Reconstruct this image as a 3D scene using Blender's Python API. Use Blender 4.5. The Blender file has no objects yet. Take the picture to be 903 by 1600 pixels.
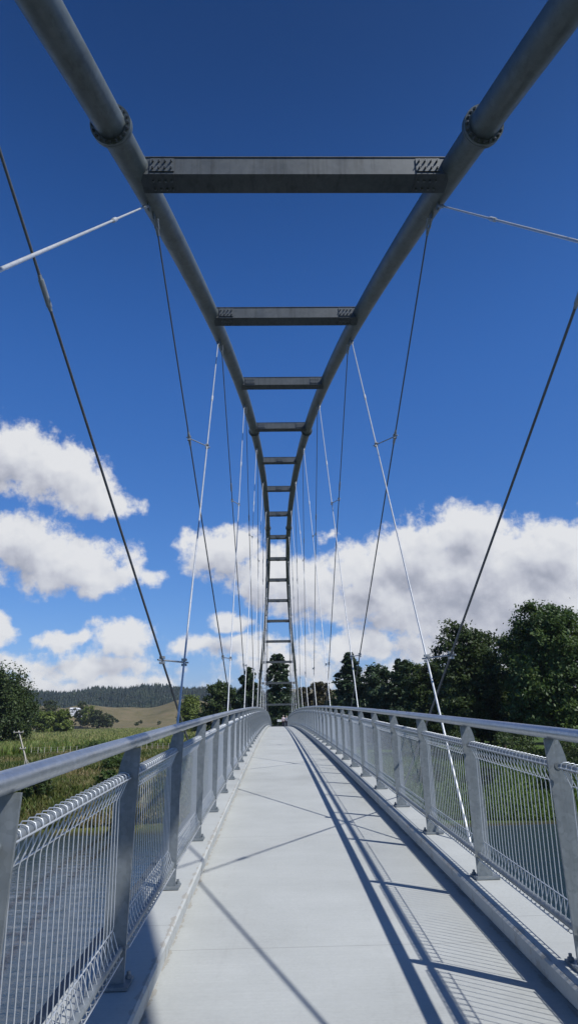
import bpy, bmesh, math, random
import numpy as np
from mathutils import Vector, Matrix, Quaternion

scene = bpy.context.scene
COL = scene.collection
PI = math.pi
R = math.radians

# ------------------------------------------------------------------ helpers
class MB:
    """collects shapes and links them as ONE mesh object"""
    def __init__(s):
        s.v = []; s.f = []; s.smooth = []
    def add(s, vs, fs, smooth=False):
        o = len(s.v)
        s.v.extend([tuple(p) for p in vs])
        s.f.extend([tuple(i + o for i in f) for f in fs])
        s.smooth.extend([smooth] * len(fs))
    def box(s, x0, x1, y0, y1, z0, z1):
        s.add([(x0,y0,z0),(x1,y0,z0),(x1,y1,z0),(x0,y1,z0),(x0,y0,z1),(x1,y0,z1),(x1,y1,z1),(x0,y1,z1)],
              [(0,3,2,1),(4,5,6,7),(0,1,5,4),(1,2,6,5),(2,3,7,6),(3,0,4,7)])
    def prism(s, pts, axis, a, b):
        """polygon extruded along an axis from a to b"""
        n = len(pts)
        def mk(p, t):
            return (t,p[0],p[1]) if axis == 'x' else ((p[0],t,p[1]) if axis == 'y' else (p[0],p[1],t))
        vs = [mk(p,a) for p in pts] + [mk(p,b) for p in pts]
        fs = [tuple(range(n))[::-1], tuple(range(n,2*n))]
        for i in range(n):
            j = (i+1) % n
            fs.append((i,j,n+j,n+i))
        s.add(vs, fs)
    def tube(s, path, rad, sides=8, caps=True, smooth=True, closed=False):
        P = [Vector(p) for p in path]; n = len(P)
        rads = rad if hasattr(rad, '__len__') else [rad]*n
        vs = []; fs = []
        t0 = (P[1]-P[0]).normalized()
        up = Vector((0,0,1)) if abs(t0.z) < .9 else Vector((1,0,0))
        nx = t0.cross(up).normalized()
        for i in range(n):
            if closed: t = (P[(i+1)%n]-P[i-1])
            else: t = (P[min(i+1,n-1)]-P[max(i-1,0)])
            t.normalize()
            nx = (nx - t*nx.dot(t)).normalized()
            ny = t.cross(nx)
            for k in range(sides):
                a = 2*PI*k/sides
                vs.append(P[i] + (nx*math.cos(a)+ny*math.sin(a))*rads[i])
        m = n if closed else n-1
        for i in range(m):
            i2 = (i+1) % n
            for k in range(sides):
                k2 = (k+1) % sides
                fs.append((i*sides+k, i*sides+k2, i2*sides+k2, i2*sides+k))
        s.add(vs, fs, smooth)
        if caps and not closed:
            s.add(vs[:sides], [tuple(range(sides))[::-1]])
            s.add(vs[-sides:], [tuple(range(sides))])
    def rod(s, a, b, r, sides=8):
        s.tube([a,b], r, sides)
    def build(s, name, mat, parent=None, **kw):
        me = bpy.data.meshes.new(name)
        me.from_pydata(s.v, [], s.f)
        me.polygons.foreach_set('use_smooth', s.smooth)
        if mat: me.materials.append(mat)
        me.update()
        return link(name, me, parent, **kw)

def link(name, me, parent=None, loc=None, **kw):
    o = bpy.data.objects.new(name, me)
    COL.objects.link(o)
    if parent is not None: o.parent = parent
    if loc is not None: o.location = loc
    tag(o, **kw)
    return o
def tag(o, label=None, cat=None, group=None, kind=None):
    if label: o['label'] = label
    if cat: o['category'] = cat
    if group: o['group'] = group
    if kind: o['kind'] = kind
    return o
def empty(name, loc=(0,0,0), **kw):
    o = bpy.data.objects.new(name, None)
    o.empty_display_size = .5
    COL.objects.link(o); o.location = loc
    return tag(o, **kw)

# ------------------------------------------------------------------ materials
def newmat(name):
    m = bpy.data.materials.new(name); m.use_nodes = True
    nt = m.node_tree
    b = nt.nodes['Principled BSDF']
    return m, nt, b
def N(nt, typ, **kw):
    n = nt.nodes.new(typ)
    for k, v in kw.items():
        if k == 'inp':
            for a, c in v.items(): n.inputs[a].default_value = c
        else: setattr(n, k, v)
    return n
def L(nt, a, b): nt.links.new(a, b)
def ramp(nt, fac, stops):
    r = N(nt, 'ShaderNodeValToRGB')
    cr = r.color_ramp
    while len(cr.elements) < len(stops): cr.elements.new(.5)
    for e, (p, c) in zip(cr.elements, stops):
        e.position = p; e.color = (*c, 1)
    L(nt, fac, r.inputs[0]); return r
def noise(nt, scale, detail=4, rough=.55, vec=None, dist=0):
    n = N(nt, 'ShaderNodeTexNoise', inp={'Scale':scale,'Detail':detail,'Roughness':rough,'Distortion':dist})
    if vec is not None: L(nt, vec, n.inputs['Vector'])
    return n
def objco(nt): return N(nt, 'ShaderNodeTexCoord').outputs['Object']
def bump(nt, b, h, strength, dist=.01):
    bp = N(nt, 'ShaderNodeBump', inp={'Strength':strength,'Distance':dist})
    L(nt, h, bp.inputs['Height']); L(nt, bp.outputs[0], b.inputs['Normal']); return bp

def steel(name, lo, hi, metal, rough, scale=14, mott=.6, vor=.26, streak=0):
    m, nt, b = newmat(name)
    co = objco(nt)
    n1 = noise(nt, scale, 5, .6, co); n2 = noise(nt, 1.7, 4, .6, co)
    vo = N(nt, 'ShaderNodeTexVoronoi', inp={'Scale':scale*5}); L(nt, co, vo.inputs['Vector'])
    mx = N(nt, 'ShaderNodeMix', inp={0:mott}); L(nt, n1.outputs[0], mx.inputs[2]); L(nt, n2.outputs[0], mx.inputs[3])
    mx2 = N(nt, 'ShaderNodeMix', inp={0:vor}); L(nt, mx.outputs[0], mx2.inputs[2]); L(nt, vo.outputs['Color'], mx2.inputs[3])
    r = ramp(nt, mx2.outputs[0], [(.3,lo),(.7,hi)])
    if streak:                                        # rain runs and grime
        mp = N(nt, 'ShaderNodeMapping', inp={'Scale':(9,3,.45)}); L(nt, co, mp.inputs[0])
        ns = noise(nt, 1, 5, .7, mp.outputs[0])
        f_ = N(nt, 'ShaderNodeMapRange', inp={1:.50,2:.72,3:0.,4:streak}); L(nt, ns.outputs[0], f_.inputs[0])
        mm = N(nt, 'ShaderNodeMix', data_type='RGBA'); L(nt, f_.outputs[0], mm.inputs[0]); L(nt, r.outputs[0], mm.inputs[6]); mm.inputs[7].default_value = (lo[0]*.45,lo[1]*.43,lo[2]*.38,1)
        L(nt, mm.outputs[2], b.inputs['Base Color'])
    else: L(nt, r.outputs[0], b.inputs['Base Color'])
    b.inputs['Metallic'].default_value = metal
    mr = N(nt, 'ShaderNodeMapRange', inp={1:.3,2:.7,3:rough-.07,4:rough+.09}); L(nt, n1.outputs[0], mr.inputs[0])
    L(nt, mr.outputs[0], b.inputs['Roughness'])
    bump(nt, b, n1.outputs[0], .04, .004)
    return m
M = {}
M['galv'] = steel('galvanised_steel', (.34,.365,.39), (.47,.495,.52), .80, .36, 9)
M['galv_post'] = steel('galvanised_plate', (.165,.185,.195), (.27,.295,.305), .40, .46, 8, .6, .3, .35)
M['wire'] = steel('galvanised_wire', (.50,.525,.54), (.62,.64,.655), .5, .40, 20)
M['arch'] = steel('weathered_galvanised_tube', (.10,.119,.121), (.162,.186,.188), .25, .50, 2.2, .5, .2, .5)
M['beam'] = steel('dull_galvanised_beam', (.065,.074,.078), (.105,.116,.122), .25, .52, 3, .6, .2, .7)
M['bolt'] = steel('dark_bolts', (.10,.105,.11), (.22,.23,.24), .5, .5, 30)
M['rod'] = steel('bright_hanger_rod', (.50,.52,.53), (.66,.67,.68), .45, .38, 12)
M['strand'] = steel('dull_wire_strand', (.10,.105,.11), (.17,.175,.185), .4, .5, 30)
M['lug'] = steel('dull_lug', (.25,.26,.27), (.4,.42,.43), .5, .45, 12)

def concrete():
    m, nt, b = newmat('pale_concrete')
    co = objco(nt)
    n1 = noise(nt, 1.1, 6, .62, co); n2 = noise(nt, 38, 4, .6, co); n3 = noise(nt, .35, 3, .5, co)
    # broom marks run across the deck
    mp = N(nt, 'ShaderNodeMapping', inp={'Scale':(1.2,60,1)}); L(nt, co, mp.inputs[0])
    nb = noise(nt, 1.5, 3, .6, mp.outputs[0])
    a = N(nt, 'ShaderNodeMix', inp={0:.32}); L(nt, n1.outputs[0], a.inputs[2]); L(nt, n2.outputs[0], a.inputs[3])
    a2 = N(nt, 'ShaderNodeMix', inp={0:.35}); L(nt, a.outputs[0], a2.inputs[2]); L(nt, n3.outputs[0], a2.inputs[3])
    a3 = N(nt, 'ShaderNodeMix', inp={0:.15}); L(nt, a2.outputs[0], a3.inputs[2]); L(nt, nb.outputs[0], a3.inputs[3])
    r = ramp(nt, a3.outputs[0], [(.32,(.315,.322,.305)),(.45,(.385,.395,.375)),(.54,(.42,.431,.41)),(.66,(.475,.487,.465))])
    # pour joints every 4 m and brown dirt caught along the kerb foot
    sx = N(nt, 'ShaderNodeSeparateXYZ'); L(nt, co, sx.inputs[0])
    def mth(op, x, y=None, **k):
        n = N(nt, 'ShaderNodeMath', operation=op)
        for i, q in enumerate((x, y)):
            if q is None: continue
            if isinstance(q, (int,float)): n.inputs[i].default_value = q
            else: L(nt, q, n.inputs[i])
        return n.outputs[0]
    ypos = mth('ADD', sx.outputs[1], 103.35)
    jd = mth('ABSOLUTE', mth('SUBTRACT', mth('MODULO', ypos, 3.955), 1.977))
    wob = mth('MULTIPLY', n2.outputs[0], .012)
    jm = mth('LESS_THAN', jd, wob)
    ax = mth('ABSOLUTE', sx.outputs[0])
    nd = noise(nt, 5, 5, .7, co)
    w = mth('MULTIPLY', mth('SUBTRACT', nd.outputs[0], .47), .16)
    dm = mth('LESS_THAN', mth('ABSOLUTE', mth('SUBTRACT', ax, 1.19)), w)
    dirt = mth('MULTIPLY', dm, .38)
    # faint drip stains and spots
    vs = N(nt, 'ShaderNodeTexVoronoi', inp={'Scale':3.1}); L(nt, co, vs.inputs['Vector'])
    sp = mth('LESS_THAN', vs.outputs['Distance'], .028)
    c1 = N(nt, 'ShaderNodeMix', data_type='RGBA'); L(nt, mth('MULTIPLY', jm, .5), c1.inputs[0]); L(nt, r.outputs[0], c1.inputs[6]); c1.inputs[7].default_value = (.22,.22,.21,1)
    c2 = N(nt, 'ShaderNodeMix', data_type='RGBA'); L(nt, dirt, c2.inputs[0]); L(nt, c1.outputs[2], c2.inputs[6]); c2.inputs[7].default_value = (.24,.19,.125,1)
    ms = N(nt, 'ShaderNodeMapping', inp={'Scale':(5.5,.42,1),'Rotation':(0,0,.06)}); L(nt, co, ms.inputs[0])
    sc1 = noise(nt, 1.6, 6, .72, ms.outputs[0]); sc2 = noise(nt, 7, 5, .75, co)
    scf = N(nt, 'ShaderNodeMapRange', inp={1:.56,2:.74,3:0.,4:.26}); L(nt, mth('ADD', mth('MULTIPLY', sc1.outputs[0], .7), mth('MULTIPLY', sc2.outputs[0], .3)), scf.inputs[0])
    c2b = N(nt, 'ShaderNodeMix', data_type='RGBA'); L(nt, scf.outputs[0], c2b.inputs[0]); L(nt, c2.outputs[2], c2b.inputs[6]); c2b.inputs[7].default_value = (.23,.225,.205,1); c2 = c2b
    c3 = N(nt, 'ShaderNodeMix', data_type='RGBA'); L(nt, mth('MULTIPLY', sp, .35), c3.inputs[0]); L(nt, c2.outputs[2], c3.inputs[6]); c3.inputs[7].default_value = (.25,.24,.22,1)
    L(nt, c3.outputs[2], b.inputs['Base Color'])
    b.inputs['Roughness'].default_value = .85
    hh = mth('SUBTRACT', mth('ADD', mth('MULTIPLY', n2.outputs[0], .5), nb.outputs[0]), mth('MULTIPLY', jm, 2.0))
    bump(nt, b, hh, .25, .004)
    return m
M['concrete'] = concrete()

def plain(name, lo, hi, rough=.8, scale=3, metal=0):
    m, nt, b = newmat(name)
    n = noise(nt, scale, 5, .6, objco(nt))
    r = ramp(nt, n.outputs[0], [(.3,lo),(.7,hi)])
    L(nt, r.outputs[0], b.inputs['Base Color'])
    b.inputs['Roughness'].default_value = rough; b.inputs['Metallic'].default_value = metal
    bump(nt, b, n.outputs[0], .3, .01)
    return m
M['bark'] = plain('bark', (.05,.04,.03), (.14,.115,.09), .95, 4)
M['pale_wood'] = plain('weathered_pale_wood', (.33,.30,.25), (.52,.48,.41), .85, 6)
M['grey_wood'] = plain('grey_timber', (.22,.21,.19), (.36,.345,.32), .85, 6)
M['white_paint'] = plain('white_paint', (.72,.72,.72), (.82,.82,.82), .5, 3)
M['dark_paint'] = plain('dark_paint', (.03,.03,.035), (.07,.07,.08), .6, 3)
M['window'] = plain('window_glass', (.02,.025,.03), (.04,.045,.05), .1, 3)

def leafmat(name, stops, rough=.5, trans=.25, spec=.3):
    m, nt, b = newmat(name)
    at = N(nt, 'ShaderNodeAttribute', attribute_name='tint')
    r = ramp(nt, at.outputs['Fac'], stops)
    L(nt, r.outputs[0], b.inputs['Base Color'])
    b.inputs['Roughness'].default_value = rough
    b.inputs['Specular IOR Level'].default_value = spec
    if trans:
        tr = N(nt, 'ShaderNodeBsdfTranslucent')
        hs = N(nt, 'ShaderNodeHueSaturation', inp={'Hue':.485,'Saturation':1.1,'Value':1.5}); L(nt, r.outputs[0], hs.inputs['Color'])
        L(nt, hs.outputs[0], tr.inputs[0])
        mx = N(nt, 'ShaderNodeMixShader', inp={0:trans})
        L(nt, b.outputs[0], mx.inputs[1]); L(nt, tr.outputs[0], mx.inputs[2])
        L(nt, mx.outputs[0], nt.nodes['Material Output'].inputs[0])
    return m
M['leaf_mid'] = leafmat('mid_green_leaves', [(0,(.020,.040,.010)),(.5,(.055,.095,.022)),(1,(.12,.17,.05))])
M['leaf_dark'] = leafmat('dark_green_leaves', [(0,(.022,.040,.012)),(.5,(.048,.076,.022)),(1,(.095,.125,.042))])
M['leaf_conifer'] = leafmat('conifer_needles', [(0,(.018,.036,.017)),(.5,(.038,.065,.028)),(1,(.072,.105,.045))], trans=.08)
M['leaf_brown'] = leafmat('olive_brown_leaves', [(0,(.035,.032,.014)),(.5,(.062,.056,.024)),(1,(.10,.085,.04))])
M['leaf_willow'] = leafmat('bright_willow_leaves', [(0,(.06,.085,.014)),(.5,(.12,.16,.03)),(1,(.19,.23,.06))])
M['leaf_olive'] = leafmat('olive_green_leaves', [(0,(.035,.05,.018)),(.5,(.06,.08,.03)),(1,(.10,.12,.05))])
M['pine'] = leafmat('far_pine_needles', [(0,(.008,.016,.012)),(.5,(.013,.024,.016)),(1,(.034,.050,.026))], trans=0)
M['corn'] = leafmat('corn_leaves', [(0,(.06,.11,.016)),(.40,(.125,.185,.04)),(.7,(.23,.25,.08)),(1,(.34,.30,.13))], trans=.3)
M['grass'] = leafmat('rough_grass_blades', [(0,(.045,.075,.014)),(.4,(.095,.125,.028)),(.72,(.18,.165,.06)),(1,(.27,.21,.10))], trans=.3)
M['lawn'] = leafmat('green_grass_blades', [(0,(.035,.070,.010)),(.6,(.075,.125,.022)),(1,(.13,.17,.05))], trans=.3)

# ------------------------------------------------------------------ the bridge's geometry (metres, camera at the origin height)
YC, KD, HC = 60.535, .00026978, .72105
def deckz(y): return -HC - KD*(y-YC)**2
def archz(y):
    k = (y-YC)/10; return 17.5562 - .312304*k*k - .00040337*k**4
def archhw(y):
    k = (y-YC)/10; return (1.68862 + .1237*k*k + .0000573*k**4)/2
TR = .225                                             # arch tube radius
def tube_c(y, sx):                                    # centre line of an arch tube
    return Vector((sx*(archhw(y)+.153), y, archz(y)-.165))
BEAM_Y = [8.895 + 7.91042*n + (.25 if n == -1 else 0) for n in range(-3, 18)]
KH = .1576; RAILH = 1.294
Y0, Y1 = -22.0, 142.0

# the footbridge --------------------------------------------------
bridge = empty('footbridge', (0,0,0), label='galvanised steel tied arch footbridge with pale concrete deck over the river', cat='footbridge')
def loft(mb, prof, ys, smooth=False):
    """profile (x, dz above deck) swept along the cambered deck"""
    n = len(prof); vs = []; fs = []
    for y in ys:
        z = deckz(y)
        vs += [(px, y, z+pz) for px, pz in prof]
    for i in range(len(ys)-1):
        for k in range(n):
            k2 = (k+1) % n
            fs.append((i*n+k, (i+1)*n+k, (i+1)*n+k2, i*n+k2))
    fs.append(tuple(range(n))); fs.append(tuple(range((len(ys)-1)*n, len(ys)*n))[::-1])
    mb.add(vs, fs, smooth)
ys = [Y0 + i*(Y1-Y0)/164 for i in range(165)]
mb = MB(); loft(mb, [(-1.62,-.22),(1.62,-.22),(1.62,0),(-1.62,0)][::-1], ys); mb.build('deck', M['concrete'], bridge)
for sx in (-1, 1):
    mb = MB()
    prof = [(1.195,.004),(1.205,.045),(1.185,.06),(1.165,KH-.012),(1.178,KH),(1.61,KH),(1.618,KH-.008),(1.618,.004)]
    prof = [(1.215,.004),(1.205,.03),(1.175,.05),(1.17,KH-.014),(1.184,KH),(1.608,KH),(1.618,KH-.01),(1.618,.004)]
    prof = [(sx*a, b) for a, b in prof]
    loft(mb, prof if sx < 0 else prof[::-1], ys)
    mb.build('kerb', M['concrete'], bridge)
    mb = MB(); pr = [(sx*1.63,-.62),(sx*1.93,-.62),(sx*1.93,-.16),(sx*1.63,-.16)]
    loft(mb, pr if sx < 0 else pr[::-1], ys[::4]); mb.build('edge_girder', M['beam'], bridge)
for n in range(0, 21):
    y = BEAM_Y[0] + 7.91042*n
    mb = MB(); z = deckz(y); mb.box(-1.62,1.62,y-.1,y+.1,z-.55,z-.225); mb.build('deck_crossbeam', M['beam'], bridge)

# the two arch tubes, bolted flanges every few bays
SPL = [-20.0, 7.74, 8.895+3.15*7.91, 8.895+6.62*7.91, 8.895+10.02*7.91, 8.895+13.4*7.91]
def flange(y, sx):
    c = tube_c(y, sx); t = (tube_c(y+.1,sx)-tube_c(y-.1,sx)).normalized()
    a = t.cross(Vector((0,0,1))).normalized(); b = t.cross(a)
    mb = MB()
    for o0, o1, r in ((-.060,-.005,.302),(.005,.060,.302),(-.005,.005,.296)):
        ring = []
        mb.tube([c+t*o0, c+t*o1], r, 36)
    f = mb.build('flange', M['arch'], None)
    mb = MB()
    for i in range(20):
        an = 2*PI*i/20; p = c + (a*math.cos(an)+b*math.sin(an))*.265
        mb.tube([p-t*.118, p+t*.118], .012, 6)
        mb.tube([p-t*.097, p-t*.062], .021, 6, smooth=False); mb.tube([p+t*.062, p+t*.097], .021, 6, smooth=False)
    bo = mb.build('flange_bolt', M['bolt'], f)
    tag(bo, kind=None)
    return f
arch_tubes = {}
for sx in (-1, 1):
    mb = MB(); yy = [-24 + 1.0*i for i in range(170)]
    mb.tube([tube_c(y, sx) for y in yy], TR, 28)
    for i in range(13):
        yw = -16 + 12.1*i
        if min(abs(yw-q) for q in SPL) < 1: continue
        c = tube_c(yw, sx); t = (tube_c(yw+.1,sx)-tube_c(yw-.1,sx)).normalized()
        mb.tube([c-t*.012, c-t*.004, c+t*.004, c+t*.012], [TR+.0005,TR+.005,TR+.005,TR+.0005], 28, caps=False)
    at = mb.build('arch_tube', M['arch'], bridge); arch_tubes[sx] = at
def flange_of(y, sx):
    f = flange(y, sx); bolts = [c for c in f.children]
    # merge ring and bolts: flange is a sub-part of its tube, bolts belong to its mesh
    me = f.data; bo = bolts[0]
    bm = bmesh.new(); bm.from_mesh(me)
    n0 = len(bm.faces); bm.from_mesh(bo.data); bm.faces.ensure_lookup_table()
    for i in range(n0, len(bm.faces)): bm.faces[i].material_index = 1
    bm.to_mesh(me); bm.free(); me.materials.append(M['bolt'])
    bpy.data.objects.remove(bo)
    f.parent = arch_tubes[sx]
for y in SPL:
    for sx in (-1, 1): flange_of(y, sx)

# cross beams between the tubes, with bolted splices
for n, y in enumerate(BEAM_Y):
    zt = archz(y)
    if zt < deckz(y) + .3: continue
    hw = archhw(y) + .05
    H, D = .335, .42
    mb = MB()
    mb.prism([(y,zt-H),(y+D,zt-H),(y+D,zt),(y,zt)], 'x', -hw, hw)
    # top and bottom flange lips proud of the web
    mb.box(-hw+.03, hw-.03, y-.014, y+D+.014, zt+.003, zt+.017)
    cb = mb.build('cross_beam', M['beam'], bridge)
    idx = n-3
    centres = [-hw+.36, hw-.36] if idx <= 3 or idx >= 11 else [0]
    for cx in centres:
        mb = MB()
        mb.box(cx-.20, cx+.20, y-.020, y-.003, zt-H+.045, zt-.03)
        mb.box(cx-.20, cx+.20, y-.019, y+D-.05, zt-H-.016, zt-H-.003)
        mb.box(cx-.004, cx+.004, y-.0215, y-.019, zt-H+.046, zt-.031)
        nplate = len(mb.f)
        for i in range(4):
            px = cx + (-.15+.1*i)
            for pz in (zt-.10, zt-H+.10):
                mb.tube([(px,y-.015,pz),(px,y-.052,pz)], .019, 6, smooth=False)
                mb.tube([(px,y-.045,pz),(px,y-.078,pz)], .010, 6)
            for py in (y+.12, y+D-.12): mb.tube([(px,py,zt-H-.010),(px,py,zt-H-.05)], .019, 6, smooth=False)
        spl = mb.build('bolted_splice', M['beam'], cb)
        spl.data.materials.append(M['bolt'])
        spl.data.polygons.foreach_set('material_index', [0]*nplate+[1]*(len(mb.f)-nplate))

# the network of inclined hangers
XA = 1.6056
def hanger_line(kind, n):
    if kind == 'A': yt = 9.86 + 8.9*(n-1); yb = -.75 + 8.72*(n-1)
    else:
        yt = {-2:-15.5,-1:-6.2,0:2.83,1:10.23}.get(n, 19.02+8.8*(n-2)); yb = {-2:-6.5,-1:2.2,0:11.36,1:20.74}.get(n, 29.18+8.8*(n-2))
    return yt, yb
HANG = {}
for sx in (-1, 1):
    for kind, rng_ in (('A', range(1, 15)), ('B', range(-2, 13))):
        for n in rng_:
            yt, yb = hanger_line(kind, n)
            if yt > 141 or archz(yt) < deckz(yt)+1.2 or yb > 141: continue
            c = tube_c(yt, sx)
            T = Vector((sx*(archhw(yt)+.161), yt, archz(yt)-.44))
            B = Vector((sx*XA, yb, deckz(yb)+.313))
            d = (B-T).normalized()
            B2 = B + d*((B.z-(deckz(yb)-.12))/-d.z)
            off = Vector((sx*(.03 if kind == 'A' else -.03), 0, 0))
            HANG[(sx,kind,n)] = (T+off, B2+off)
            mb = MB(); ln = (B2-T).length
            S = T + off + d*.30; E2 = B2 + off - d*.25
            mb.tube([S, E2], .0145, 10)
            h = mb.build('hanger', M['rod'] if kind == 'A' else M['strand'], bridge)
            for p, q in ((T+off, 1), (B2+off, -1)):              # fork ends with their pins
                mb = MB()
                a = p + d*(.06*q); e = p + d*(.36*q)
                for s in (-1, 1):
                    mb.tube([a+Vector((s*.028,0,0)), p+d*(.24*q)+Vector((s*.028,0,0))], [.026,.02], 8)
                mb.tube([p+d*(.22*q), e], [.040,.026], 10)
                mb.tube([p+d*(.09*q)+Vector((-.055,0,0)), p+d*(.09*q)+Vector((.055,0,0))], .018, 8)
                mb.build('clevis', M['lug'], h)
            for fr in ((.27,) if kind == 'A' else (.30,)):
                mb = MB(); m0 = T+off+(B2-T)*fr
                mb.tube([m0-d*.13, m0+d*.13], .028, 10); mb.tube([m0-d*.17, m0-d*.13], .022, 6, smooth=False); mb.tube([m0+d*.13, m0+d*.17], .022, 6, smooth=False)
                mb.build('coupler', M['rod'] if kind == 'A' else M['lug'], h)
            # gusset under the tube and lug on the deck edge
            mb = MB()
            mb.prism([(yt-.12,c.z-TR+.02),(yt+.12,c.z-TR+.02),(yt+.05,T.z-.06),(yt-.05,T.z-.06)], 'x', c.x-.014, c.x+.014)
            mb.build('hanger_lug', M['arch'], bridge) if kind == 'A' else None
            if kind == 'B':
                mb.build('hanger_lug', M['arch'], bridge)
# spacer rods that hold crossing hangers apart
def at_z(h, z):
    T, B = h; t = (T.z-z)/(T.z-B.z); return T + (B-T)*t
for sx in (-1, 1):
    for n in range(1, 15):
        for m, up in ((n-1, 1), (n-2, 1)):
            a = HANG.get((sx,'A',n)); b = HANG.get((sx,'B',m))
            if not a or not b or n < 2: continue
            # height at which the two rods are 1.6 m apart above their crossing
            ay = lambda z: at_z(a,z).y - at_z(b,z).y
            lo = max(a[1].z, b[1].z)+.3; hi = min(a[0].z, b[0].z)-.3
            best = None
            for i in range(200):
                z = lo + (hi-lo)*i/199
                e = abs(ay(z)-.43)
                if best is None or e < best[0]: best = (e, z)
            if best is None or best[0] > .1: continue
            z = best[1]; p, q = at_z(a,z), at_z(b,z)
            mb = MB(); u = (q-p).normalized()
            mb.tube([p-u*.09, q+u*.09], .012, 8)
            for c in (p, q):
                mb.box(c.x-.035, c.x+.035, c.y-.035, c.y+.035, c.z-.05, c.z-.02); mb.box(c.x-.035, c.x+.035, c.y-.035, c.y+.035, c.z+.02, c.z+.05)
            mb.build('spacer_rod', M['lug'], bridge)

# ------------------------------------------------------------------ railings: posts, rolled-top mesh panels, handrail
def post_mesh(sx):
    # thin plate, straight inner edge leaning inwards, outer edge curving in under the handrail
    inner = [(1.300,.0),(1.2925,.30),(1.280,.80),(1.2685,1.10),(1.262,1.262)]
    outer = [(1.348,1.262),(1.366,1.22),(1.383,1.16),(1.396,1.08),(1.406,.97),(1.414,.75),(1.420,.45),(1.424,.2),(1.427,.0)]
    pts = inner + outer
    mb = MB(); P = [(sx*a, b) for a, b in pts]
    mb.prism(P if sx > 0 else P[::-1], 'y', -.008, .008)
    me = bpy.data.meshes.new('railing_post'); me.from_pydata(mb.v, [], mb.f); me.materials.append(M['galv_post']); me.update()
    return me
def plate_mesh(sx):
    mb = MB(); x0, x1 = sorted((sx*1.265, sx*1.475))
    mb.box(x0, x1, -.07, .11, .003, .019)
    mb.tube([(sx*1.29,.075,.019),(sx*1.29,.075,.055)], .011, 8); mb.tube([(sx*1.44,.075,.019),(sx*1.44,.075,.055)], .011, 8)
    mb.tube([(sx*1.29,.075,.019),(sx*1.29,.075,.036)], .019, 6, smooth=False); mb.tube([(sx*1.44,.075,.019),(sx*1.44,.075,.036)], .019, 6, smooth=False)
    me = bpy.data.meshes.new('base_plate'); me.from_pydata(mb.v, [], mb.f); me.materials.append(M['galv_post']); me.update()
    return me
PITCH = .0755; NW = 25; PL = .035 + NW*PITCH
def panel_mesh(sx):
    xm = 1.352                                           # plane of the upright wires
    zb, zbl, zt, ztt = .300, .150, .995, 1.130
    wi, wo = .052, .006
    prof = [(0,zb),(-wi*.9,zbl+.012),(-wi*.70,zbl),(wo*.5,zbl),(wo,zbl+.012),(0.006,zb-.004),(0,zb+.03),(0,zt-.02),(-.004,zt),(-wi,ztt-.025),(-wi*.9,ztt-.007),(-wi*.6,ztt),(wo*.1,ztt),(wo*.9,ztt-.008),(wo,ztt-.025),(.006,zt+.006)]
    mb = MB()
    for i in range(NW):
        y = .10 + i*PITCH
        mb.tube([(sx*(xm+a), y, b) for a, b in prof], .0032, 5, caps=False)
    ya, yb = .085, .10+(NW-1)*PITCH+.015
    for a, b in ((.0075,zb+.003),(.0075,zt-.004),(-wi-.006,ztt-.03),(wo+.006,ztt-.03),(-wi-.003,zbl+.016),(wo+.008,zbl+.016)):
        mb.tube([(sx*(xm+a), ya, b), (sx*(xm+a), yb, b)], .0042, 5)
    me = bpy.data.meshes.new('mesh_panel'); me.from_pydata(mb.v, [], mb.f)
    me.polygons.foreach_set('use_smooth', mb.smooth); me.materials.append(M['wire']); me.update()
    return me
def pipe_mesh(sx, nm, zp, dx, rp):
    mb = MB(); mb.tube([(sx*(1.352-dx),.02,zp),(sx*(1.352-dx),1.98,zp)], rp, 12)
    me = bpy.data.meshes.new(nm); me.from_pydata(mb.v, [], mb.f)
    me.polygons.foreach_set('use_smooth', mb.smooth); me.materials.append(M['galv_post']); me.update()
    return me
railings = {}
for sx, lab, yp in ((-1, 'galvanised railing along the left edge of the deck, river and corn field behind it', 4.368), (1, 'galvanised railing along the right edge of the deck, casting its shadow on the concrete', 4.447)):
    rl = empty('railing', (0,0,0), label=lab, cat='railing', group='railings of the footbridge')
    railings[sx] = rl
    pm, bm_, gm, tm, tm2 = post_mesh(sx), plate_mesh(sx), panel_mesh(sx), pipe_mesh(sx,'bottom_pipe',.190,.022,.022), pipe_mesh(sx,'top_pipe',1.100,.022,.022)
    mb = MB()
    yy = [-6 + .8*i for i in range(184)]
    yy = [y for y in yy if y < 140.6]
    mb.tube([(sx*1.306, y, deckz(y)+KH+1.262+.0365) for y in yy], .038, 20)
    mb.build('handrail', M['galv'], rl)
    i0 = -4
    for i in range(i0, 69):
        y = yp + 2*i
        if y > 140: break
        z = deckz(y)+KH
        p = link('railing_post', pm, rl, (0, y, z))
        link('base_plate', bm_, p)
        y2 = y+2
        if y2 > 140: continue
        g = link('mesh_panel', gm, rl, (0, y, z)); g.rotation_euler = (math.atan2(deckz(y2)-deckz(y), 2), 0, 0)
        link('bottom_pipe', tm, g); link('top_pipe', tm2, g)

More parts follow.
